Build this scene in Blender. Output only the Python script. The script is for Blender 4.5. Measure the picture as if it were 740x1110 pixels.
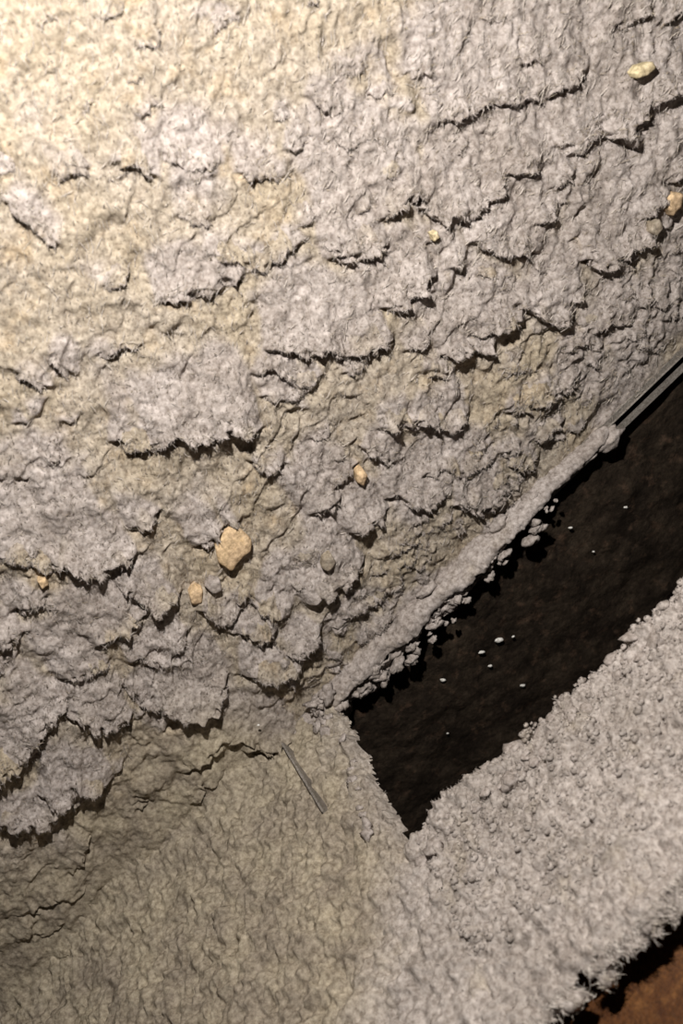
import bpy, math
import numpy as np
from mathutils import Matrix, Vector

for o in list(bpy.data.objects):
    bpy.data.objects.remove(o)
scene = bpy.context.scene
C = scene.collection

# ------------------------------------------------------------------ camera
# world: X runs along the corner of the duct, the dusty side is y = 0 (room at y < 0), the bottom plate is z = 0
FPX = 1000.0
CAM = np.array([0.04570731, -0.37870709, 0.3169216])
ROT = np.array([[0.7066, -0.3144, -0.634], [0.7003, 0.4392, 0.5627], [0.1016, -0.8416, 0.5305]])
cam_data = bpy.data.cameras.new('camera')
cam = bpy.data.objects.new('camera', cam_data)
C.objects.link(cam)
m = Matrix([[ROT[0][0], ROT[1][0], ROT[2][0], CAM[0]], [ROT[0][1], ROT[1][1], ROT[2][1], CAM[1]],
            [ROT[0][2], ROT[1][2], ROT[2][2], CAM[2]], [0, 0, 0, 1]])
cam.matrix_world = m
cam_data.sensor_fit = 'VERTICAL'
cam_data.sensor_height = 36.0
cam_data.lens = 36.0 * FPX / 1110.0
cam_data.clip_start = 0.01
cam_data.dof.use_dof = True
cam_data.dof.focus_distance = 0.46
cam_data.dof.aperture_fstop = cam_data.lens / 3.2
scene.camera = cam

# ------------------------------------------------------------------ light and exposure
world = bpy.data.worlds.new('world')
scene.world = world
world.use_nodes = True
world.node_tree.nodes['Background'].inputs[0].default_value = (1.0, 0.93, 0.85, 1)
world.node_tree.nodes['Background'].inputs[1].default_value = 0.018
ld = bpy.data.lights.new('torch_light_offscreen', 'POINT')
ld.energy = 9.4
ld.color = (1.0, 0.95, 0.885)
ld.shadow_soft_size = 0.006
lamp = bpy.data.objects.new('torch_light_offscreen', ld)
lamp.location = (0.100, -0.248, 0.390)  # the photographer's hand torch, beside the camera
C.objects.link(lamp)
vs = scene.view_settings
vs.view_transform = 'Standard'
vs.look = 'None'
vs.gamma = 1.0
vs.use_curve_mapping = False
vs.exposure = 0.0


# ------------------------------------------------------------------ helpers
def ray(px, py):
    return np.array([(px - 370) / FPX, -(py - 555) / FPX, -1.0]) @ ROT


def hit(px, py, axis, val=0.0):
    d = ray(px, py)
    return CAM + d * ((val - CAM[axis]) / d[axis])


def on_wall(px, py, off=0.004):
    p = hit(px, py, 1, -off)
    return p[0], p[2]


def on_floor(px, py, off=0.002):
    p = hit(px, py, 2, off)
    return p[0], p[1]


def _hash(ix, iy, seed):
    h = (ix.astype(np.int64) * 374761393 + iy.astype(np.int64) * 668265263 + seed * 974711) & 0xFFFFFFFF
    h = ((h ^ (h >> 13)) * 1274126177) & 0xFFFFFFFF
    return ((h ^ (h >> 16)) & 0xFFFF) / 65535.0


def vnoise(x, y, seed=0):
    ix, iy = np.floor(x), np.floor(y)
    fx, fy = x - ix, y - iy
    fx = fx * fx * fx * (fx * (fx * 6 - 15) + 10)
    fy = fy * fy * fy * (fy * (fy * 6 - 15) + 10)
    a, b = _hash(ix, iy, seed), _hash(ix + 1, iy, seed)
    c, d = _hash(ix, iy + 1, seed), _hash(ix + 1, iy + 1, seed)
    return (a + (b - a) * fx + (c - a) * fy + (a - b - c + d) * fx * fy) * 2 - 1


def fbm(x, y, size, octaves=4, seed=0, gain=0.5):
    """noise of about +-1 whose largest lumps are 'size' metres across"""
    s, amp, tot = 0.0, 1.0, 0.0
    for k in range(octaves):
        q = 2.03 ** k / size
        s = s + amp * vnoise(x * q + 17.3 * k, y * q - 9.1 * k, seed + 31 * k)
        tot += amp
        amp *= gain
    return s / tot * 1.5


def ss(a, b, x):
    t = np.clip((x - a) / (b - a), 0, 1)
    return t * t * (3 - 2 * t)


def mesh_obj(name, verts, faces, mat, parent=None, smooth=True, loop_tri=None):
    me = bpy.data.meshes.new(name)
    verts = np.asarray(verts, dtype=np.float32)
    faces = np.asarray(faces, dtype=np.int32)
    n = faces.shape[1]
    me.vertices.add(len(verts))
    me.vertices.foreach_set('co', verts.ravel())
    me.loops.add(faces.size)
    me.loops.foreach_set('vertex_index', faces.ravel())
    me.polygons.add(len(faces))
    me.polygons.foreach_set('loop_start', np.arange(0, faces.size, n, dtype=np.int32))
    me.polygons.foreach_set('use_smooth', np.full(len(faces), smooth, dtype=bool))
    me.update(calc_edges=True)
    me.validate()
    o = bpy.data.objects.new(name, me)
    me.materials.append(mat)
    C.objects.link(o)
    if parent is not None:
        o.parent = parent
    return o


def grid_faces(nr, nc):
    a = (np.arange(nr - 1)[:, None] * nc + np.arange(nc - 1)[None, :]).ravel()
    return np.stack([a, a + 1, a + nc + 1, a + nc], 1)


def boxes(name, blist, mat, parent=None):
    """blist of (x0,x1,y0,y1,z0,z1) joined into one mesh"""
    V, F = [], []
    for x0, x1, y0, y1, z0, z1 in blist:
        b = len(V)
        V += [(x, y, z) for z in (z0, z1) for y in (y0, y1) for x in (x0, x1)]
        F += [[b + i for i in f] for f in ((0, 2, 3, 1), (4, 5, 7, 6), (0, 1, 5, 4), (2, 6, 7, 3), (0, 4, 6, 2), (1, 3, 7, 5))]
    return mesh_obj(name, V, F, mat, parent, smooth=False)


def tag(o, label=None, cat=None, group=None, kind=None):
    for k, v in (('label', label), ('category', cat), ('group', group), ('kind', kind)):
        if v:
            o[k] = v
    return o


# ------------------------------------------------------------------ materials
def dust_mat(name, c1, c2, c3, patch=22.0, speck=420.0, bump=0.5, rough=1.0, lo=0.4, hi=0.62, grey=None, olive=None):
    mt = bpy.data.materials.new(name)
    mt.use_nodes = True
    nt = mt.node_tree
    N, L = nt.nodes, nt.links
    bs = N['Principled BSDF']
    bs.inputs['Roughness'].default_value = rough
    bs.inputs['Specular IOR Level'].default_value = 0.1
    tc = N.new('ShaderNodeTexCoord')

    def noise(scale, detail, rg=0.6):
        n = N.new('ShaderNodeTexNoise')
        n.inputs['Scale'].default_value = scale
        n.inputs['Detail'].default_value = detail
        n.inputs['Roughness'].default_value = rg
        L.new(tc.outputs['Object'], n.inputs['Vector'])
        return n

    def ramp(src, p0, p1, a, b):
        r = N.new('ShaderNodeValToRGB')
        r.color_ramp.elements[0].position = p0
        r.color_ramp.elements[1].position = p1
        r.color_ramp.elements[0].color = a
        r.color_ramp.elements[1].color = b
        L.new(src.outputs['Fac'], r.inputs['Fac'])
        return r

    def mix(kind, fac, a, b):
        x = N.new('ShaderNodeMix')
        x.data_type = 'RGBA'
        x.blend_type = kind
        if isinstance(fac, float):
            x.inputs['Factor'].default_value = fac
        else:
            L.new(fac, x.inputs['Factor'])
        L.new(a, x.inputs['A'])
        L.new(b, x.inputs['B'])
        return x.outputs['Result']

    r1 = ramp(noise(patch, 5), lo, hi, (*c1, 1), (*c2, 1))
    rf = ramp(noise(patch * 2.7, 4), 0.56, 0.74, (0, 0, 0, 1), (1, 1, 1, 1))
    rgb = N.new('ShaderNodeRGB')
    rgb.outputs[0].default_value = (*c3, 1)
    col = mix('MIX', rf.outputs['Color'], r1.outputs['Color'], rgb.outputs[0])
    for att, cc in (('grey', grey), ('olive', olive)):
        if cc:
            an = N.new('ShaderNodeAttribute')
            an.attribute_name = att
            rr = ramp(noise(patch * 1.9, 5), 0.38, 0.64, (*cc[0], 1), (*cc[1], 1))
            col = mix('MIX', an.outputs['Fac'], col, rr.outputs['Color'])
    g = ramp(noise(speck, 4, 0.7), 0.33, 0.68, (0.5, 0.47, 0.44, 1), (1.3, 1.3, 1.3, 1))
    col = mix('MULTIPLY', 1.0, col, g.outputs['Color'])
    L.new(col, bs.inputs['Base Color'])
    bp = N.new('ShaderNodeBump')
    bp.inputs['Strength'].default_value = bump
    bp.inputs['Distance'].default_value = 0.0012
    L.new(noise(speck * 1.3, 5, 0.65).outputs['Fac'], bp.inputs['Height'])
    L.new(bp.outputs['Normal'], bs.inputs['Normal'])
    return mt


GREY = ((0.35, 0.310, 0.288), (0.43, 0.388, 0.37))
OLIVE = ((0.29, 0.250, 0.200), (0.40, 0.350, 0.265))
M_dust = dust_mat('duct_dust', (0.38, 0.325, 0.25), (0.375, 0.33, 0.28), (0.40, 0.32, 0.225), grey=GREY, olive=OLIVE)
M_flake = dust_mat('flake_dust', *GREY, (0.38, 0.335, 0.295))
M_floor = dust_mat('floor_dust', (0.355, 0.32, 0.298), (0.43, 0.39, 0.368), (0.39, 0.345, 0.295), speck=420, olive=OLIVE)
M_ridge = dust_mat('ridge_dust', *GREY, (0.38, 0.335, 0.295), bump=0.35)
M_fibre = dust_mat('lint', (0.50, 0.46, 0.435), (0.56, 0.51, 0.46), (0.52, 0.46, 0.38), bump=0.0)
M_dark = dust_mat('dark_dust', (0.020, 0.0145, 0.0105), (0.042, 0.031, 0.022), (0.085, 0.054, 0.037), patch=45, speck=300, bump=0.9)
M_tan = dust_mat('tan_chip', (0.70, 0.52, 0.32), (0.62, 0.46, 0.30), (0.70, 0.50, 0.28), patch=90, bump=0.3)
M_cream = dust_mat('cream_chip', (0.66, 0.57, 0.36), (0.62, 0.52, 0.34), (0.68, 0.6, 0.42), patch=90, bump=0.3)
M_white = dust_mat('white_crumb', (0.8, 0.8, 0.77), (0.86, 0.85, 0.83), (0.75, 0.74, 0.7), patch=90, bump=0.2)
M_brown = dust_mat('brown_board', (0.065, 0.022, 0.006), (0.105, 0.041, 0.011), (0.18, 0.078, 0.024), patch=60, speck=800, bump=0.25, rough=0.5)
M_brown.node_tree.nodes['Principled BSDF'].inputs['Specular IOR Level'].default_value = 0.22
M_metal = dust_mat('dull_metal', (0.24, 0.22, 0.20), (0.33, 0.305, 0.28), (0.25, 0.22, 0.19), patch=60, speck=900, bump=0.15, rough=0.5)
M_metal.node_tree.nodes['Principled BSDF'].inputs['Metallic'].default_value = 0.15

# ------------------------------------------------------------------ the setting: sheet metal shell
X0, X1 = -0.58, 0.50
ZT = 0.56
XF0, XF1, ZF = -0.38, 0.30, 0.38       # finely modelled stretch, coarser beyond
YF = -0.2085                      # front edge of the bottom plate
HX, HY = -0.0793, -0.111         # left and front edge of the opening
RD = -0.17                       # bottom of the recess
wall = boxes('wall_left', [(X0, X1, 0.0, 0.0015, -0.0012, ZT)], M_metal)
tag(wall, 'sheet metal side of the duct under the thick dust', kind='structure')
floor = boxes('floor', [(X0, HX, YF + 0.011, 0.0, -0.0012, 0), (HX, X1, YF + 0.011, HY, -0.0012, 0)], M_metal)
tag(floor, 'sheet metal bottom plate with a rectangular opening', kind='structure')


def rough_sheet(name, origin, ua, va, nrm, ul, vl, step, amp, mat, size=0.02, seed=5):
    nu, nv = int(ul / step) + 1, int(vl / step) + 1
    U, V = np.meshgrid(np.linspace(0, ul, nu), np.linspace(0, vl, nv))
    h = amp * fbm(U, V, size, 5, seed)
    P = np.array(origin) + U[..., None] * np.array(ua) + V[..., None] * np.array(va) + h[..., None] * np.array(nrm)
    return mesh_obj(name, P.reshape(-1, 3), grid_faces(nv, nu), mat)


RX, RY = HX - 0.05, HY - 0.02
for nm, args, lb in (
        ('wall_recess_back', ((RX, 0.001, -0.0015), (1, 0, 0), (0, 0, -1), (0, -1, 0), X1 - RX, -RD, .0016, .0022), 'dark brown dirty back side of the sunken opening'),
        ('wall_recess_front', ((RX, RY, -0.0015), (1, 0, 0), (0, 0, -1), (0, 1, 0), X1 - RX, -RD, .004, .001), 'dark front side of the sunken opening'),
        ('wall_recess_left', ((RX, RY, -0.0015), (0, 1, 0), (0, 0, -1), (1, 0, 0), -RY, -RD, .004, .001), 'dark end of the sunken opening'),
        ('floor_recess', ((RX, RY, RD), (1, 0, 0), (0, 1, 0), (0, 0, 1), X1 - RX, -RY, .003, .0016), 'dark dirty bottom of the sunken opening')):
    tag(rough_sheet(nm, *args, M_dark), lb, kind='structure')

# angle strip (seam) that runs along the corner; bare metal shows at its far end
sx0 = on_wall(318, 786)[0]
strip = boxes('trim_1', [(sx0, X1, -0.006, 0.0, 0.0015, 0.0035), (sx0, X1, -0.006, -0.0048, -0.003, 0.0035)], M_metal)
tag(strip, 'folded metal seam strip along the corner of the duct', kind='structure')
tag(boxes('seam_lip', [(sx0, X1, -0.0035, -0.002, 0.0035, 0.0065)], M_metal, strip), 'bare metal ridge of the seam')

# ------------------------------------------------------------------ dust on the wall
CY = 0.70 * 1.0                  # layers lie slightly across the X axis


def wall_h(x, z):
    """thickness of the tan dust that cakes the wall"""
    wx = x + 0.004 * fbm(x, z, 0.02, 3, 71)
    wz = z + 0.004 * fbm(x, z, 0.02, 3, 72)
    a = wx * 0.97 + wz * 0.25
    b = wz * 0.97 - wx * 0.25
    big = fbm(a * 0.55, b, 0.05, 4, 3)
    # shelves: the thickness falls in small cliffs on the lower side
    ph = (b * 34 + 0.9 * big + 0.5 * fbm(a, b, 0.035, 3, 9))
    fr = ph - np.floor(ph)
    shelf = (1 - fr) * 1.0 * ss(0.0, 0.07, fr)
    shelf_amp = 0.0016 * (0.35 + 0.65 * ss(-0.3, 0.5, fbm(a, b, 0.04, 2, 15)))
    h = 0.0045 + 0.0019 * big + shelf * shelf_amp
    h = h + 0.0017 * fbm(wx, wz, 0.011, 2, 21) + 0.0008 * fbm((x * 0.66 + z * 0.75) * 0.42, x * 0.75 - z * 0.66, 0.0034, 2, 22) + 0.0003 * fbm(x, z, 0.0018, 1, 23)
    near = ss(0.0, 0.05, z)
    h = h * (0.5 + 0.5 * near) + 0.020 * np.exp(-z / 0.016) * ss(-0.105, -0.165, x) * (1 + 0.5 * big)
    return np.maximum(h, 0.0007)


LEDGES = [  # (points in the photograph along the lower lip, thickness mm, length mm)
    ([(125, 180), (145, 178), (163, 193)], 4, 12), ([(62, 192), (80, 186), (97, 183)], 2.5, 12), ([(175, 168), (205, 180), (235, 178)], 2.5, 12),
    ([(172, 326), (195, 322), (215, 314), (232, 316)], 3.5, 15), ([(238, 304), (250, 306), (262, 300)], 4, 10),
    ([(225, 276), (255, 284), (285, 290), (305, 276), (322, 262)], 3, 14), ([(262, 190), (282, 198), (302, 194)], 3, 12),
    ([(190, 235), (208, 241), (228, 240)], 2.5, 12), ([(8, 222), (32, 246), (60, 264)], 2.5, 14), ([(335, 106), (355, 122), (372, 118)], 2.5, 12),
    ([(362, 152), (380, 158), (400, 148), (412, 156)], 2.2, 14),
    ([(476, 134), (500, 122), (530, 113)], 3.5, 16), ([(530, 113), (560, 108), (590, 104)], 3.5, 16), ([(586, 107), (605, 98), (629, 82)], 4, 15),
    ([(686, 134), (700, 115), (722, 101), (744, 90)], 5, 16), ([(618, 168), (632, 150), (652, 146)], 3.5, 12), ([(656, 148), (670, 153), (682, 158)], 5.5, 12),
    ([(543, 189), (560, 183), (578, 187)], 4, 14), ([(415, 236), (430, 222), (445, 215), (459, 219)], 5, 14),
    ([(458, 226), (474, 240), (490, 233), (506, 241)], 5, 16), ([(504, 240), (520, 224), (536, 208), (546, 190)], 4.5, 14),
    ([(360, 280), (374, 276), (388, 272), (400, 278), (414, 268)], 5, 17), ([(416, 332), (434, 327), (450, 312), (462, 302)], 5, 15),
    ([(512, 264), (530, 270), (545, 276), (560, 272), (572, 275)], 4.5, 19), ([(574, 241), (586, 236), (598, 231)], 4.5, 11),
    ([(484, 291), (498, 291)], 3.5, 9), ([(632, 284), (645, 291), (660, 285)], 5, 13), ([(658, 286), (675, 272), (702, 256)], 5, 14),
    ([(688, 234), (704, 225), (716, 214)], 4.5, 13), ([(718, 196), (730, 190), (746, 184)], 4.5, 12),
    ([(505, 362), (524, 355), (540, 351), (556, 350)], 5, 15), ([(556, 328), (566, 326), (578, 322)], 4, 10), ([(572, 336), (590, 349), (612, 345)], 5.5, 15),
    ([(614, 327), (627, 322)], 4, 10), ([(632, 362), (655, 351), (682, 345)], 3, 11), ([(680, 292), (688, 284)], 3, 6),
    ([(596, 203), (604, 190), (612, 192)], 3, 8), ([(668, 32), (684, 22), (700, 14)], 3.5, 12), ([(712, 28), (728, 14), (744, 0)], 3.5, 12),
    ([(632, 136), (650, 130), (664, 126)], 2.5, 10), ([(560, 72), (572, 64), (580, 70)], 3, 10), ([(440, 82), (458, 80), (470, 86)], 2.2, 12),
    ([(108, 386), (130, 380), (152, 377)], 2.5, 13), ([(52, 393), (64, 400), (78, 406)], 3, 10), ([(16, 402), (34, 410), (48, 420)], 3, 10),
    ([(128, 478), (145, 490), (165, 483)], 4, 14), ([(165, 480), (190, 468), (212, 471), (228, 473)], 5.5, 18), ([(226, 470), (250, 463), (274, 465)], 6, 17),
    ([(276, 404), (290, 396), (302, 402), (316, 413)], 3.5, 9), ([(286, 428), (304, 432), (326, 424)], 3, 9), ([(316, 412), (330, 418), (344, 408)], 3, 8),
    ([(290, 376), (312, 374), (334, 380)], 5, 15), ([(332, 378), (350, 374), (372, 384)], 5, 15), ([(372, 384), (392, 382), (416, 369)], 5, 16),
    ([(272, 498), (288, 506), (304, 504)], 3.5, 12), ([(340, 554), (354, 549), (364, 538)], 5, 14), ([(362, 530), (370, 518), (382, 508)], 4.5, 14),
    ([(148, 568), (158, 564), (168, 558)], 5, 10), ([(216, 588), (230, 581), (240, 572)], 4.5, 10), ([(248, 566), (256, 562)], 4, 7),
    ([(0, 602), (22, 604), (44, 611), (62, 612)], 4, 16), ([(58, 608), (80, 609), (100, 618)], 5.5, 17), ([(98, 617), (122, 612), (142, 599)], 5.5, 17),
    ([(128, 632), (145, 641), (160, 652)], 4.5, 13), ([(156, 650), (170, 651), (187, 643)], 6, 14), ([(112, 692), (134, 684), (152, 664)], 5.5, 18),
    ([(72, 732), (92, 726), (116, 716)], 4.5, 13), ([(150, 710), (174, 718), (190, 702), (202, 684)], 4.5, 14), ([(20, 660), (34, 656), (48, 644)], 4, 10),
    ([(-6, 696), (8, 692), (22, 686)], 4, 12), ([(-8, 838), (10, 820), (28, 820)], 7, 20), ([(26, 818), (38, 798), (52, 776)], 5.5, 18), ([(50, 778), (62, 769), (74, 754)], 5, 14),
    ([(82, 774), (100, 783), (116, 783), (132, 774)], 6, 15), ([(50, 857), (66, 865), (81, 858)], 6, 15), ([(80, 846), (98, 853), (114, 845)], 6, 12),
    ([(-6, 886), (22, 883), (44, 888), (62, 880)], 6, 14), ([(136, 744), (154, 762), (172, 764)], 4, 12), ([(170, 762), (190, 771), (212, 769), (228, 764)], 7, 19), ([(226, 766), (238, 754), (243, 738)], 6, 12),
    ([(94, 722), (106, 724), (118, 716)], 4, 9), ([(220, 660), (234, 672), (250, 671), (260, 660)], 4.5, 12), ([(254, 652), (268, 642), (278, 652)], 4, 10),
    ([(274, 654), (288, 664), (303, 668)], 5, 15), ([(257, 684), (272, 691), (286, 688), (294, 678)], 5, 14), ([(272, 727), (296, 729), (322, 721)], 6, 13), ([(294, 694), (312, 704), (332, 700)], 4, 10),
    ([(318, 704), (334, 698), (343, 682)], 5, 12), ([(412, 462), (428, 456), (444, 454)], 5, 13), ([(442, 454), (456, 452), (472, 461)], 5, 13), ([(470, 460), (486, 463), (502, 449)], 5, 14),
    ([(392, 487), (408, 490), (421, 501)], 4.5, 11), ([(382, 572), (398, 566), (414, 556)], 5.5, 13), ([(340, 646), (364, 631), (388, 610)], 6.5, 18),
    ([(428, 539), (444, 546), (460, 546), (482, 530)], 4, 13), ([(460, 513), (478, 505), (496, 512)], 4, 12), ([(496, 512), (514, 507), (532, 497)], 4, 12),
    ([(476, 384), (496, 380), (508, 373)], 5, 13), ([(506, 376), (518, 380), (530, 374)], 5, 12), ([(456, 404), (468, 403), (480, 406)], 4, 9), ([(552, 446), (576, 437), (600, 426)], 4.5, 15),
    ([(598, 427), (612, 421), (624, 410)], 4.5, 12), ([(576, 478), (590, 468), (607, 459)], 4, 11), ([(493, 545), (514, 553), (534, 546)], 5, 15), ([(532, 546), (542, 536), (547, 522)], 4.5, 11),
    ([(553, 504), (565, 511), (577, 500)], 4, 12), ([(540, 492), (552, 488), (562, 482)], 3.5, 9), ([(542, 400), (558, 398), (572, 404)], 2.5, 9), ([(604, 380), (626, 372), (648, 376)], 2.5, 9),
    ([(540, 410), (556, 396), (562, 384)], 2.5, 9), ([(200, 832), (222, 815), (246, 800)], 3.5, 9), ([(246, 802), (262, 797), (276, 800)], 4, 10), ([(276, 806), (294, 808), (318, 790)], 6, 13),
    ([(84, 936), (92, 926), (98, 906)], 2.2, 12), ([(82, 1020), (104, 1012), (128, 1014)], 3, 16), ([(128, 1002), (138, 982), (150, 974)], 3.5, 14), ([(30, 984), (50, 974), (64, 968)], 2, 9),
    ([(318, 636), (326, 628)], 3, 8), ([(360, 498), (372, 494)], 3, 8), ([(420, 600), (440, 594), (456, 580)], 3, 10), ([(376, 668), (402, 655), (420, 642)], 3, 10),
]
LEDGES = [(p, h * (1.6 if h >= 5 else 1.4), l * 1.1) for p, h, l in LEDGES]
rng = np.random.default_rng(11)


def random_ledges(poly, count, wlo, whi, hlo, hhi, llo, lhi):
    pl = np.array(poly, float)
    lo, hi = pl.min(0), pl.max(0)
    out = []
    while len(out) < count:
        p = lo + rng.random(2) * (hi - lo)
        c = False
        j = len(pl) - 1
        for i in range(len(pl)):
            if (pl[i][1] > p[1]) != (pl[j][1] > p[1]) and p[0] < (pl[j][0] - pl[i][0]) * (p[1] - pl[i][1]) / (pl[j][1] - pl[i][1]) + pl[i][0]:
                c = not c
            j = i
        if not c:
            continue
        w = wlo + rng.random() * (whi - wlo)
        an = math.radians(-30 + rng.normal() * 24)
        d = np.array([math.cos(an), math.sin(an)]) * w / 2
        nn = np.array([-d[1], d[0]]) * rng.uniform(-0.1, 0.5)
        out.append(([tuple(p - d), tuple(p + nn), tuple(p + d)], rng.uniform(hlo, hhi), rng.uniform(llo, lhi)))
    return out


CRACKLE = [(330, 700), (300, 765), (350, 745), (480, 640), (640, 450), (735, 350), (745, 250), (690, 300), (600, 370), (520, 470), (430, 540), (390, 620)]
LEDGES += random_ledges(CRACKLE, 80, 9, 24, 1.8, 3.4, 3.5, 8)
LEDGES += random_ledges([(0, 420), (0, 860), (300, 780), (700, 330), (740, 60), (400, 100), (200, 350)], 46, 12, 30, 1.8, 3.6, 5, 11)
LEDGES += random_ledges([(0, 0), (0, 420), (200, 350), (400, 100), (740, 60), (740, 0)], 16, 16, 36, 1.4, 2.6, 7, 13)


LEDGES += random_ledges([(0, 900), (0, 1090), (120, 985), (290, 815), (200, 830)], 12, 14, 34, 1.5, 3.0, 5, 11)


def up_dir(P):
    ch = P[-1] - P[0]
    nv = np.array([-ch[1], ch[0]]) / np.linalg.norm(ch)
    if nv[1] < 0:
        nv = -nv
    nv = nv + np.array([0.0, 0.4])
    return nv / np.linalg.norm(nv)


def spaced(a, f0, f1, b, st, coarse):
    return np.concatenate([np.arange(a, f0 - coarse * 0.5, coarse), np.arange(f0, f1, st), np.arange(f1, b, coarse)])


step = 0.0007
xs = spaced(X0, XF0, XF1, X1, step, 0.003)
zs = spaced(0.0005, 0.0005, ZF, ZT, step, 0.003)
Xg, Zg = np.meshgrid(xs, zs)
Hg = wall_h(Xg, Zg)
Mg = np.zeros_like(Hg)
Gg = np.zeros_like(Hg)
# small cracks that belong to the crust itself
CRACKS = random_ledges(CRACKLE, 150, 7, 20, 1.2, 2.6, 2.5, 6)
CRACKS += random_ledges([(0, 380), (0, 870), (300, 790), (720, 340), (740, 40), (420, 90), (180, 300)], 230, 8, 26, 1.2, 3.2, 3, 8)
CRACKS += random_ledges([(0, 0), (0, 420), (200, 350), (400, 100), (740, 60), (740, 0)], 40, 14, 34, 1.2, 2.6, 5, 11)
for k, (pl, H, Lm) in enumerate(LEDGES + CRACKS):
    H, Lm = H * 0.001, Lm * 0.001
    P = np.array([on_wall(*p, off=0.004) for p in pl])
    nv = up_dir(P)
    tv = np.array([nv[1], -nv[0]])
    o = P.mean(0)
    wdt = np.abs((P - o) @ tv).max()
    R = wdt + 3.2 * Lm + 0.006
    i0, i1 = np.searchsorted(xs, [o[0] - R, o[0] + R])
    j0, j1 = np.searchsorted(zs, [o[1] - R, o[1] + R])
    if i1 <= i0 or j1 <= j0:
        continue
    x, z = Xg[j0:j1, i0:i1] - o[0], Zg[j0:j1, i0:i1] - o[1]
    x = x + 0.0012 * fbm(Xg[j0:j1, i0:i1], Zg[j0:j1, i0:i1], 0.006, 2, 900 + k)
    z = z + 0.0012 * fbm(Xg[j0:j1, i0:i1], Zg[j0:j1, i0:i1], 0.006, 2, 950 + k)
    S = x * tv[0] + z * tv[1]
    T = x * nv[0] + z * nv[1]
    ps, pt = (P - o) @ tv, (P - o) @ nv
    od = np.argsort(ps)
    T = T - np.interp(S, ps[od], pt[od])
    fall = ss(wdt + 0.003 + 0.25 * Lm, wdt - 0.002, np.abs(S))
    mound = 0.85 * H * np.exp(-np.maximum(T, 0) / (1.3 * Lm)) * ss(0.0004, 0.0016, T) * fall * ss(3.2 * Lm, 1.6 * Lm, T)
    Mg[j0:j1, i0:i1] = np.maximum(Mg[j0:j1, i0:i1], mound)
    Gg[j0:j1, i0:i1] = np.maximum(Gg[j0:j1, i0:i1], np.exp(-((T + 0.0005) / 0.0016) ** 2) * fall * np.minimum(H * 0.42, 0.0026))
Hg = np.maximum(Hg + Mg - Gg, 0.0005)
wall_raw = wall_h


def wall_h(x, z):
    """thickness of the finished crust, read from the height grid"""
    fx = np.clip(np.interp(x, xs, np.arange(len(xs))), 0, len(xs) - 1.001)
    fz = np.clip(np.interp(z, zs, np.arange(len(zs))), 0, len(zs) - 1.001)
    i, j = fx.astype(int), fz.astype(int)
    u, v = fx - i, fz - j
    return Hg[j, i] * (1 - u) * (1 - v) + Hg[j, i + 1] * u * (1 - v) + Hg[j + 1, i] * (1 - u) * v + Hg[j + 1, i + 1] * u * v


def set_attr(o, **kw):
    for k, v in kw.items():
        at = o.data.attributes.new(k, 'FLOAT', 'POINT')
        at.data.foreach_set('value', np.ascontiguousarray(v, dtype=np.float32).ravel())


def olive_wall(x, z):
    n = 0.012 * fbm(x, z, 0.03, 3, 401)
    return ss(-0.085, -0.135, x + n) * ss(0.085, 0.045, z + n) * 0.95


def grey_wall(x, z, extra=0.0):
    return ss(-0.25, 0.45, fbm(x, z, 0.035, 4, 411) + extra + 0.55 * ss(0.02, 0.2, x) - 0.5 * ss(0.2, 0.3, z))


V = np.stack([Xg, -Hg, Zg], -1).reshape(-1, 3)
crust = mesh_obj('dust_crust', V, grid_faces(len(zs), len(xs)), M_dust)
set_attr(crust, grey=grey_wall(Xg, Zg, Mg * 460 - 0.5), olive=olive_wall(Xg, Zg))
tag(crust, 'thick tan and grey dust crust caking the upright duct wall in ragged layers', 'dust crust')
wall_pts = [V[::8]]
lip_pts = []


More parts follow.
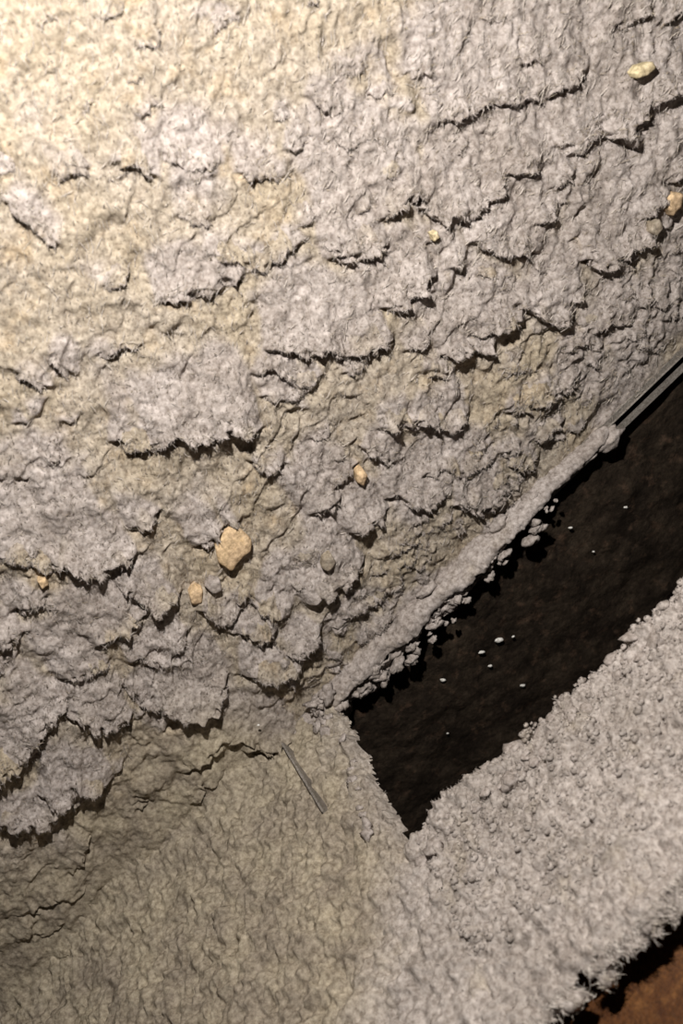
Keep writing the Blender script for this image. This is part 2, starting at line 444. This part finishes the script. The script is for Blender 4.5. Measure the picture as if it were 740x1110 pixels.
def flake(poly, H, Lm, idx):
    H, Lm = H * 0.001, Lm * 0.001
    P = np.array([on_wall(*p, off=0.004) for p in poly])
    nv = up_dir(P)
    seg = np.linalg.norm(np.diff(P, axis=0), axis=1)
    cum = np.concatenate([[0], np.cumsum(seg)])
    n = max(10, int(cum[-1] / 0.0006))
    s = np.linspace(0, 1, n)
    q = np.stack([np.interp(s * cum[-1], cum, P[:, 0]), np.interp(s * cum[-1], cum, P[:, 1])], 1)
    for _ in range(3):
        q[1:-1] = 0.25 * q[:-2] + 0.5 * q[1:-1] + 0.25 * q[2:]
    # ragged lip
    lip = 0.0019 * fbm(q[:, 0], q[:, 1], 0.0055, 2, 40 + idx) + 0.0011 * fbm(q[:, 0], q[:, 1], 0.0020, 2, 41 + idx)
    q = q + lip[:, None] * nv
    env = np.clip(np.sin(np.pi * s), 0, 1) ** 0.3
    Lj = Lm * env * (1 + 0.3 * fbm(q[:, 0], q[:, 1], 0.01, 2, 60 + idx)) + 0.0004
    rows = max(7, int(Lm / 0.0008))
    t = np.linspace(0, 1, rows) ** 1.1
    G = q[None] + nv * (t[:, None] * Lj[None])[..., None]
    x, z = G[..., 0], G[..., 1]
    endf = ss(0, 0.18, s) * ss(1, 0.82, s)
    # level of the crust behind the lip, carried forward to the lip
    back = q + nv * 0.0026
    hb = wall_h(back[:, 0], back[:, 1])
    kk = ss(0.0032, 0.0012, t[:, None] * Lj[None])
    h = wall_h(x, z) * (1 - kk) + hb[None] * kk
    h = h + (0.0003 + 0.30 * H * np.exp(-t[:, None] * Lj[None] / 0.004)) * (1 - t[:, None] ** 2) * endf[None] - 0.0010 * t[:, None] ** 3 - 0.0012 * (1 - endf[None])
    h = h + 0.0005 * fbm(x, z, 0.0026, 3, 77 + idx) * (1 - t[:, None])
    # rounded lip and undercut
    b0 = np.minimum(wall_h(q[:, 0] - nv[0] * 0.0006, q[:, 1] - nv[1] * 0.0006), h[0])
    u1 = np.stack([q[:, 0] - nv[0] * 0.0003, b0 + (h[0] - b0) * 0.72, q[:, 1] - nv[1] * 0.0003], 1)
    cut = np.minimum(0.0024, 0.45 * H) * endf
    u2 = np.stack([q[:, 0] + nv[0] * cut * 0.6, b0 + (h[0] - b0) * 0.3, q[:, 1] + nv[1] * cut * 0.6], 1)
    u3 = np.stack([q[:, 0] + nv[0] * cut, b0 - 0.0015, q[:, 1] + nv[1] * cut], 1)
    top = np.stack([x, h, z], -1)
    A = np.concatenate([u3[None], u2[None], u1[None], top], 0)
    A[..., 1] *= -1
    o = mesh_obj('dust_flake', A.reshape(-1, 3), grid_faces(rows + 3, n), M_dust, crust)
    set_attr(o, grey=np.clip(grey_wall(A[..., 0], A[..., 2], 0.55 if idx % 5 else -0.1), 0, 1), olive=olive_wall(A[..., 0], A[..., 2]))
    lip_pts.append(A[2:5].reshape(-1, 3))
    wall_pts.append(A[3:max(4, rows // 2 + 3)].reshape(-1, 3)[::4])
    return o


for i, (pl, H, Lm) in enumerate(LEDGES):
    flake(pl, H, Lm, i)

# ------------------------------------------------------------------ dust on the bottom plate
def floor_h(x, y):
    wx = x + 0.002 * fbm(x, y, 0.01, 2, 171)
    wy = y + 0.002 * fbm(x, y, 0.01, 2, 172)
    h = 0.0042 + 0.0012 * fbm(x, y, 0.035, 3, 103) + 0.0012 * fbm(x, y, 0.014, 3, 104) * ss(-0.08, -0.14, x)
    lumpy = ss(-0.185, -0.115, y) * ss(-0.11, -0.06, x)
    g = (0.0021 + 0.0014 * lumpy) * fbm(wx, wy, 0.0085, 3, 121) + 0.0018 * fbm(wx, wy, 0.0036, 2, 122)
    g = g + 0.0006 * ss(0.1, 0.6, fbm(wx, wy, 0.0042, 1, 123))
    return h + g + 0.020 * np.exp(y / 0.016) * ss(-0.105, -0.165, x)


step = 0.00085
xs2 = spaced(X0, -0.37, 0.20, X1, step, 0.003)
ys = np.arange(YF - 0.004, -0.0005, step)
Xf, Yf = np.meshgrid(xs2, ys)
Zf = floor_h(Xf, Yf)
rag = 0.0036 * fbm(Xf, Yf, 0.016, 3, 131) + 0.0016 * fbm(Xf, Yf, 0.0035, 2, 132)
# signed distance outside of the opening (positive on the plate)
dh = np.maximum(HX - Xf, HY - Yf) + rag + 0.001
df = Yf - YF - 0.001 + rag * 1.1 + 0.0012 * fbm(Xf, Yf, 0.007, 2, 133)
Zf = Zf + 0.0022 * np.exp(-((dh - 0.007) / 0.005) ** 2) * (Xf > HX)
Zf = Zf - 0.0065 * ss(0.0035, -0.002, dh) - 0.0042 * ss(0.004, -0.001, df)
Vf = np.stack([Xf, Yf, Zf], -1).reshape(-1, 3)
gf = grid_faces(len(ys), len(xs2))
keep = ((dh > -0.0018) & (df > -0.001)).ravel()
gf = gf[keep[gf].all(1)]
used = np.unique(gf)
remap = -np.ones(len(Vf), int)
remap[used] = np.arange(len(used))
carpet = mesh_obj('dust_blanket', Vf[used], remap[gf], M_floor)
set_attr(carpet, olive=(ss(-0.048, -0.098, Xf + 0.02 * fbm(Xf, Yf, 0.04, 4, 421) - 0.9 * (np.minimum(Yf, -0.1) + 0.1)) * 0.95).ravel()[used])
tag(carpet, 'pale grey felted dust blanket lying on the bottom plate around the dark opening', 'dust', kind='stuff')
floor_pts = Vf[used]
floor_pts = floor_pts[ss(-0.10, -0.03, floor_pts[:, 0]) > rng.random(len(floor_pts))][::3]

# ridge of dust on the seam strip
def ridge(name, pts, width, height, mat, parent, seed, zbase=0.0035, ybase=-0.004):
    a = np.array([hit(px, py, 2, 0.006) for px, py in pts])
    n = int((a[-1, 0] - a[0, 0]) / 0.0006)
    xr = np.linspace(a[0, 0], a[-1, 0], n)
    th = np.linspace(-0.35, math.pi + 0.25, 26)
    Xr, T = np.meshgrid(xr, th)
    s = (xr - xr[0]) / (xr[-1] - xr[0])
    env = np.clip(np.sin(np.pi * np.clip(s, 0.0, 1.0)), 0, 1) ** 0.3
    w = width * env * (1 + 0.35 * fbm(xr, xr * 0, 0.022, 3, seed)) + 0.0008
    hh = height * env * (1 + 0.3 * fbm(xr, xr * 0 + 3, 0.016, 3, seed + 1)) + 0.0004
    dsp = 1 + 0.24 * fbm(Xr, T * 0.006, 0.012, 3, seed + 5) + 0.09 * fbm(Xr, T * 0.006, 0.005, 3, seed + 2) + 0.06 * fbm(Xr, T * 0.006, 0.0018, 2, seed + 3)
    Y = ybase - np.cos(T) * w * dsp * -1 * -1
    Z = zbase + np.sin(T) * hh * dsp
    A = np.stack([Xr, Y, Z], -1)
    o = mesh_obj(name, A.reshape(-1, 3), grid_faces(26, n), mat, parent)
    return o


dr = ridge('dust_ridge', [(300, 800), (672, 470)], 0.0080, 0.0060, M_ridge, None, 210, 0.0035, -0.0035)
tag(dr, 'smooth rounded roll of grey dust lying along the metal seam strip above the opening', 'dust')


def lump(name, center, radii, mat, parent=None, seed=0, rough=0.25, rot=0.0, nu=14, nv=9):
    u = np.linspace(0, 2 * math.pi, nu, endpoint=False)
    v = np.linspace(-math.pi / 2, math.pi / 2, nv)
    U, Vv = np.meshgrid(u, v)
    x, y, z = np.cos(Vv) * np.cos(U), np.cos(Vv) * np.sin(U), np.sin(Vv)
    r = 1 + rough * fbm(x * 1.3 + y * 0.7 + seed * 3.1, z * 1.2 + y * 0.5 + seed * 1.7, 1.1, 3, 300 + seed)
    p = np.stack([x * r * radii[0], y * r * radii[1], z * r * radii[2]], -1)
    c, s = math.cos(rot), math.sin(rot)
    q = p.copy()
    q[..., 0] = c * p[..., 0] - s * p[..., 2]
    q[..., 2] = s * p[..., 0] + c * p[..., 2]
    q = q.reshape(-1, 3)
    a = (np.arange(nv - 1)[:, None] * nu + np.arange(nu)[None, :])
    b = (np.arange(nv - 1)[:, None] * nu + (np.arange(nu)[None, :] + 1) % nu)
    F = np.stack([a, b, b + nu, a + nu], -1).reshape(-1, 4)
    o = mesh_obj(name, q, F, mat, parent)
    o.location = center
    return o


# clods that hang under the seam strip at the edge of the opening
edge = np.array([(338, 786), (375, 765), (410, 745), (445, 722), (480, 690), (510, 655), (545, 618), (600, 570), (650, 515)], float)
ax0, ax1 = sx0 + 0.006, hit(590, 585, 1, -0.005)[0]
na, ma = int((ax1 - ax0) / 0.0006), 34
Xa, Ta = np.meshgrid(np.linspace(ax0, ax1, na), np.linspace(0, 1, ma))
sa = (Xa - ax0) / (ax1 - ax0)
drop = (0.019 - 0.012 * sa) * (1 + 0.4 * fbm(Xa, Xa * 0, 0.014, 3, 701)) * ss(0, 0.05, sa) * ss(1, 0.8, sa) + 0.001
Za = 0.001 - drop * Ta
Ya = -(0.0105 - 0.003 * Ta) * np.sqrt(np.clip(1 - Ta ** 3, 0, 1)) * (1 + 0.3 * fbm(Xa, Za, 0.006, 3, 702)) + 0.0012 * fbm(Xa, Za, 0.0028, 2, 703)
mesh_obj('dust_apron', np.stack([Xa, Ya, Za], -1).reshape(-1, 3), grid_faces(ma, na), M_flake, dr)
for k in range(70):
    s = rng.random() ** 1.4 * 0.9
    px = np.interp(s * 8, np.arange(9), edge[:, 0])
    py = np.interp(s * 8, np.arange(9), edge[:, 1]) + rng.uniform(-26, -8 + 12 * (1 - s))
    p = hit(px, py, 1, -0.0105)
    r = (0.0012 + 0.0022 * rng.random() ** 1.5) * (1 - 0.3 * s)
    lump('dust_clod', p, (r * 1.4, r * 1.1, r), M_flake, dr, k, 0.7, rng.uniform(-0.8, 0.8), 14, 9)
for k, (px, py, r) in enumerate([(656, 478, 6.5), (630, 497, 6.0), (604, 516, 5.0), (572, 542, 4.5), (540, 566, 4.0), (462, 640, 4.0)]):
    lump('dust_clod', hit(px, py, 1, -0.006), (r * 0.0014, r * 0.0007, r * 0.0008), M_flake, dr, 120 + k, 0.5, -0.1, 26, 16)
# crumbs heaped on the edge of the opening
for k in range(92):
    if k < 70:
        x, y = HX + 0.19 * rng.random() ** 1.1, HY - 0.001 - 0.016 * rng.random() ** 1.3
    else:
        x, y = HX - 0.012 * rng.random(), HY + 0.10 * rng.random()
    r = 0.0014 + (0.0022 if k < 70 else 0.0026) * rng.random() ** 2
    z = float(floor_h(np.array([x]), np.array([y]))[0])
    lump('dust_clod', (x, y, z), (r * 1.2, r, r * 0.8), M_flake, carpet, 200 + k, 0.6, rng.uniform(-0.8, 0.8), 12, 8)

# fine pellets that give the blanket its grain
def grains(name, count, mat, parent):
    r = np.random.default_rng(77)
    x = HX + 0.005 + 0.20 * r.random(count)
    y = HY - 0.001 - 0.07 * r.random(count) ** 1.9
    z = floor_h(x, y)
    rad = 0.0006 + 0.0011 * r.random(count) ** 2
    u = np.linspace(0, 2 * math.pi, 7, endpoint=False)
    v = np.array([-0.6, 0.0, 0.7, 1.35])
    U, W = np.meshgrid(u, v)
    base = np.stack([np.cos(W) * np.cos(U), np.cos(W) * np.sin(U), np.sin(W)], -1).reshape(-1, 3)
    P = base[None] * (1 + 0.35 * (r.random((count, 28, 1)) - 0.5)) * (rad[:, None, None] * np.array([1.25, 1.0, 0.9]))
    P = P + np.stack([x, y, z + rad * 0.2], 1)[:, None]
    f = np.array([(a * 7 + k, a * 7 + (k + 1) % 7, (a + 1) * 7 + (k + 1) % 7, (a + 1) * 7 + k) for a in range(3) for k in range(7)])
    F = (f[None] + (np.arange(count) * 28)[:, None, None]).reshape(-1, 4)
    return tag(mesh_obj(name, P.reshape(-1, 3), F, mat, parent), kind='stuff')


grains('dust_grains', 1700, M_floor, carpet)

# ------------------------------------------------------------------ loose fibres
def fibres(name, pts, nrm, flow, count, lmin, lmax, width, mat, parent, lift, spread=0.5, seed=1):
    r = np.random.default_rng(seed)
    base = pts[r.integers(0, len(pts), count)].astype(float)
    nrm = np.array(nrm, float)
    f = np.array(flow, float)
    f /= np.linalg.norm(f)
    side = np.cross(nrm, f)
    an = r.normal(size=count) * spread
    d = np.cos(an)[:, None] * f + np.sin(an)[:, None] * side
    e = np.cross(nrm, d)
    ln = lmin + (lmax - lmin) * r.random(count) ** 2
    cv = r.normal(size=count) * 0.25
    lf = lift * (0.3 + r.random(count))
    P = []
    for t, w, hz in ((-0.5, 0.35, 0.0), (-0.12, 1.0, 0.8), (0.25, 0.8, 1.0), (0.5, 0.1, 0.5 + 0.7)):
        c = base + d * (ln * t)[:, None] + e * (cv * ln * (t * t * 4 - 0.5) * 0.4)[:, None] + nrm * (lf * hz - 0.0002)[:, None]
        sd = (e * 0.8 + nrm * 0.6 * r.choice([-1, 1], count)[:, None])
        P += [c - sd * width * w * 0.5, c + sd * width * w * 0.5]
    A = np.stack(P, 1).reshape(-1, 3)
    b = np.arange(count)[:, None] * 8
    F = np.concatenate([np.concatenate([b + k, b + k + 1, b + k + 3, b + k + 2], 1) for k in (0, 2, 4)], 0)
    o = mesh_obj(name, A, F, mat, parent)
    return tag(o, kind='stuff')


allw = np.concatenate(wall_pts)
allw = allw[olive_wall(allw[:, 0], allw[:, 2]) < 0.3]
alll = np.concatenate(lip_pts)
alll = alll[olive_wall(alll[:, 0], alll[:, 2]) < 0.3]
fibres('lip_fringe', alll, (0, -1, 0), (-0.45, 0, -0.85), 9000, 0.0010, 0.0036, 0.00026, M_flake, crust, 0.0009, 0.6, 8)
fibres('fluff', allw, (0, -1, 0), (0.62, 0, 0.70), 50000, 0.0010, 0.0034, 0.00022, M_dust, crust, 0.0022, 0.8, 9)
fibres('lint_fibres', allw, (0, -1, 0), (0.62, 0, 0.70), 36000, 0.0018, 0.0075, 0.00030, M_fibre, crust, 0.0018, 0.42, 3)
fibres('lint_fibres', floor_pts, (0, 0, 1), (0.6, 0.8, 0), 14000, 0.0008, 0.0036, 0.00030, M_flake, carpet, 0.0012, 0.9, 4)
front = Vf[used]
front = front[front[:, 1] < YF + 0.004]
fibres('frayed_fibres', front, (0, -0.8, 0.6), (0.5, -0.6, -0.8), 5000, 0.001, 0.006, 0.0003, M_fibre, carpet, 0.0022, 0.9, 5)

# ------------------------------------------------------------------ tufts that hang over the frayed front edge
tufts = [((650, 1052), 0.0070, 'ragged lint tuft dangling lowest over the brown board'), ((616, 1082), 0.0055, 'small lint tuft on the frayed edge beside the longest dangling tuft'),
         ((706, 996), 0.0045, 'stubby lint tuft jutting from the frayed dust edge above the brown board')]
for k, ((px, py), r, lb) in enumerate(tufts):
    p = hit(px, py, 1, YF + 0.0005)
    o = lump('lint_tuft', p, (r * 0.8, r * 0.55, r * 1.1), M_floor, None, 40 + k, 0.75, 0.5, 20, 13)
    tag(o, lb, 'lint tuft')
    pts = np.array([v.co for v in o.data.vertices])
    fibres('fluff', pts, (0, -0.8, 0.6), (0.5, -0.3, -0.8), 260, 0.002, 0.007, 0.0003, M_fibre, o, 0.001, 1.0, 60 + k)

# ------------------------------------------------------------------ joint in the bottom plate
a, b = np.array(on_floor(316, 812)), np.array(on_floor(361, 886))
jl = boxes('seam_edge', [(-0.0006, 0.0006, 0, float(np.linalg.norm(b - a)), 0.0, 0.0100)], M_metal, floor)
jl.location = (a[0], a[1], 0)
jl.rotation_euler = (0, 0, math.atan2(b[1] - a[1], b[0] - a[0]) - math.pi / 2)
tag(jl, 'thin upright metal edge poking through the dust')

# ------------------------------------------------------------------ chips stuck in the dust
def chip_poly(pts, thick, mat, name, label, cat='chip', lift=0.0015, seed=0):
    P = np.array([on_wall(*p) for p in pts])
    c = P.mean(0)
    n = 28
    cl = np.vstack([P, P[:1]])
    cum = np.concatenate([[0], np.cumsum(np.linalg.norm(np.diff(cl, axis=0), axis=1))])
    s = np.linspace(0, cum[-1], n, endpoint=False)
    q = np.stack([np.interp(s, cum, cl[:, 0]), np.interp(s, cum, cl[:, 1])], 1) - c
    base = float(wall_h(np.array([c[0]]), np.array([c[1]]))[0]) + lift
    V, prof = [], ((1.0, -0.003), (1.04, thick * 0.35), (0.94, thick * 0.85), (0.7, thick), (0.35, thick * 1.08), (0.0, thick * 1.1))
    for f, h in prof:
        hz = h + (0.0004 * fbm(q[:, 0] * f, q[:, 1] * f, 0.003, 2, 500 + seed) if h > 0 else 0)
        V.append(np.stack([q[:, 0] * f, np.full(n, 0.0) - hz, q[:, 1] * f], 1))
    A = np.stack(V)
    F = []
    for r in range(len(prof) - 1):
        for k in range(n):
            F.append((r * n + k, r * n + (k + 1) % n, (r + 1) * n + (k + 1) % n, (r + 1) * n + k))
    o = mesh_obj(name, A.reshape(-1, 3), F, mat)
    o.location = (c[0], -base, c[1])
    return tag(o, label, cat)


chip_poly([(231, 586), (243, 569), (254, 565), (269, 579), (268, 590), (258, 598), (248, 612), (234, 602)], 0.0016, M_tan, 'plaster_chip', 'largest flat tan chip lodged in the grey wall dust', lift=0.003, seed=1)
chip_poly([(203, 638), (210, 630), (218, 634), (217, 648), (206, 650)], 0.0032, M_tan, 'plaster_chip', 'small tan chip just below the largest tan chip', lift=0.0022, seed=2)
chip_poly([(220, 630), (226, 621), (236, 623), (238, 634), (229, 638)], 0.0024, M_flake, 'dust_pellet', 'round grey pellet between the two tan chips', 'pellet', lift=0.002, seed=3)
chip_poly([(672, 78), (678, 70), (692, 66), (696, 72), (686, 81), (676, 84)], 0.003, M_cream, 'plaster_chip', 'pale cream chip in the smooth grey dust high above the seam', lift=0.003, seed=4)
chip_poly([(713, 212), (720, 206), (732, 208), (730, 222), (720, 232), (714, 224)], 0.004, M_tan, 'plaster_chip', 'tan stone like chip under a dark crevice at the wall end of the crust', lift=0.002, seed=5)
chip_poly([(694, 238), (702, 234), (706, 244), (699, 252), (692, 248)], 0.0028, M_dust, 'dust_pellet', 'dull tan pellet beside the stone like chip', 'pellet', lift=0.002, seed=6)
chip_poly([(382, 508), (388, 502), (394, 510), (390, 522), (383, 518)], 0.003, M_tan, 'plaster_chip', 'pinkish tan chip in the crevice beside the broad grey dust lobe', lift=0.003, seed=7)
chip_poly([(344, 596), (352, 590), (358, 600), (350, 610), (343, 606)], 0.0016, M_dust, 'plaster_chip', 'tan crumb above the wide black crevice near the seam strip', lift=0.003, seed=8)
chip_poly([(460, 250), (466, 247), (469, 254), (463, 258)], 0.0022, M_cream, 'plaster_chip', 'tiny cream crumb under an overhanging dust flake', lift=0.003, seed=9)
chip_poly([(40, 622), (48, 618), (52, 626), (45, 630)], 0.0024, M_tan, 'plaster_chip', 'tan crumb under the dust ledge at the near end of the crust', lift=0.003, seed=10)

# white crumbs on the dark back of the recess
crumbs = [(541, 694, 1.5), (522, 707, 1.0), (531, 722, 0.8), (480, 737, 1.0), (566, 743, 0.9), (556, 690, 0.6), (678, 550, 0.8), (618, 572, 0.7), (485, 795, 0.5), (643, 598, 0.5)]
for k, (px, py, r) in enumerate(crumbs):
    p = hit(px, py, 1, -0.001)
    if p[2] < RD + 0.002:
        p = hit(px, py, 2, RD + 0.001)
    o = lump('white_crumb', p, (0.0018 * r, 0.0008 * r, 0.0010 * r), M_white, None, 80 + k, 0.3, -0.6 - 0.4 * rng.random())
    lb = {0: 'largest white crumb in the dark opening', 1: 'second largest white crumb, in the cluster around the largest one', 5: 'minute white speck right beside the largest white crumb in the opening',
          6: 'white speck on the reddish dark dirt nearest the bare metal seam strip', 3: 'white crumb close under the crumbling dust roll along the seam'}.get(k)
    tag(o, lb or 'tiny white speck scattered on the dark dirt of the opening', 'crumb', 'white crumbs in the opening')
p = hit(280, 786, 1, -0.0125)
tag(lump('white_crumb', p, (0.0008, 0.0006, 0.0008), M_white, None, 95, 0.3), 'tiny white crumb on the dust lobe at the end of the seam strip', 'crumb')

# ------------------------------------------------------------------ brown board below the frayed edge
def board():
    n, mrow = 90, 30
    x = np.linspace(-0.32, 0.30, n)
    y = np.linspace(YF - 0.16, YF + 0.03, mrow)
    X, Y = np.meshgrid(x, y)
    Z = -0.021 - 0.0006 * (1 + fbm(X, Y, 0.03, 3, 610))
    top = np.stack([X, Y, Z], -1).reshape(-1, 3)
    bot = top.copy()
    bot[:, 2] = -0.035
    F = grid_faces(mrow, n).tolist()
    N = n * mrow
    G = (np.array(F)[:, ::-1] + N).tolist()
    ring = list(range(n)) + [r * n + n - 1 for r in range(1, mrow)] + [(mrow - 1) * n + c for c in range(n - 2, -1, -1)] + [r * n for r in range(mrow - 2, 0, -1)]
    S = [(ring[i], ring[i] + N, ring[(i + 1) % len(ring)] + N, ring[(i + 1) % len(ring)]) for i in range(len(ring))]
    o = mesh_obj('wooden_board', np.concatenate([top, bot]), F + G + S, M_brown)
    return tag(o, 'glossy brown speckled board lying below the frayed dust edge', 'board')


board()
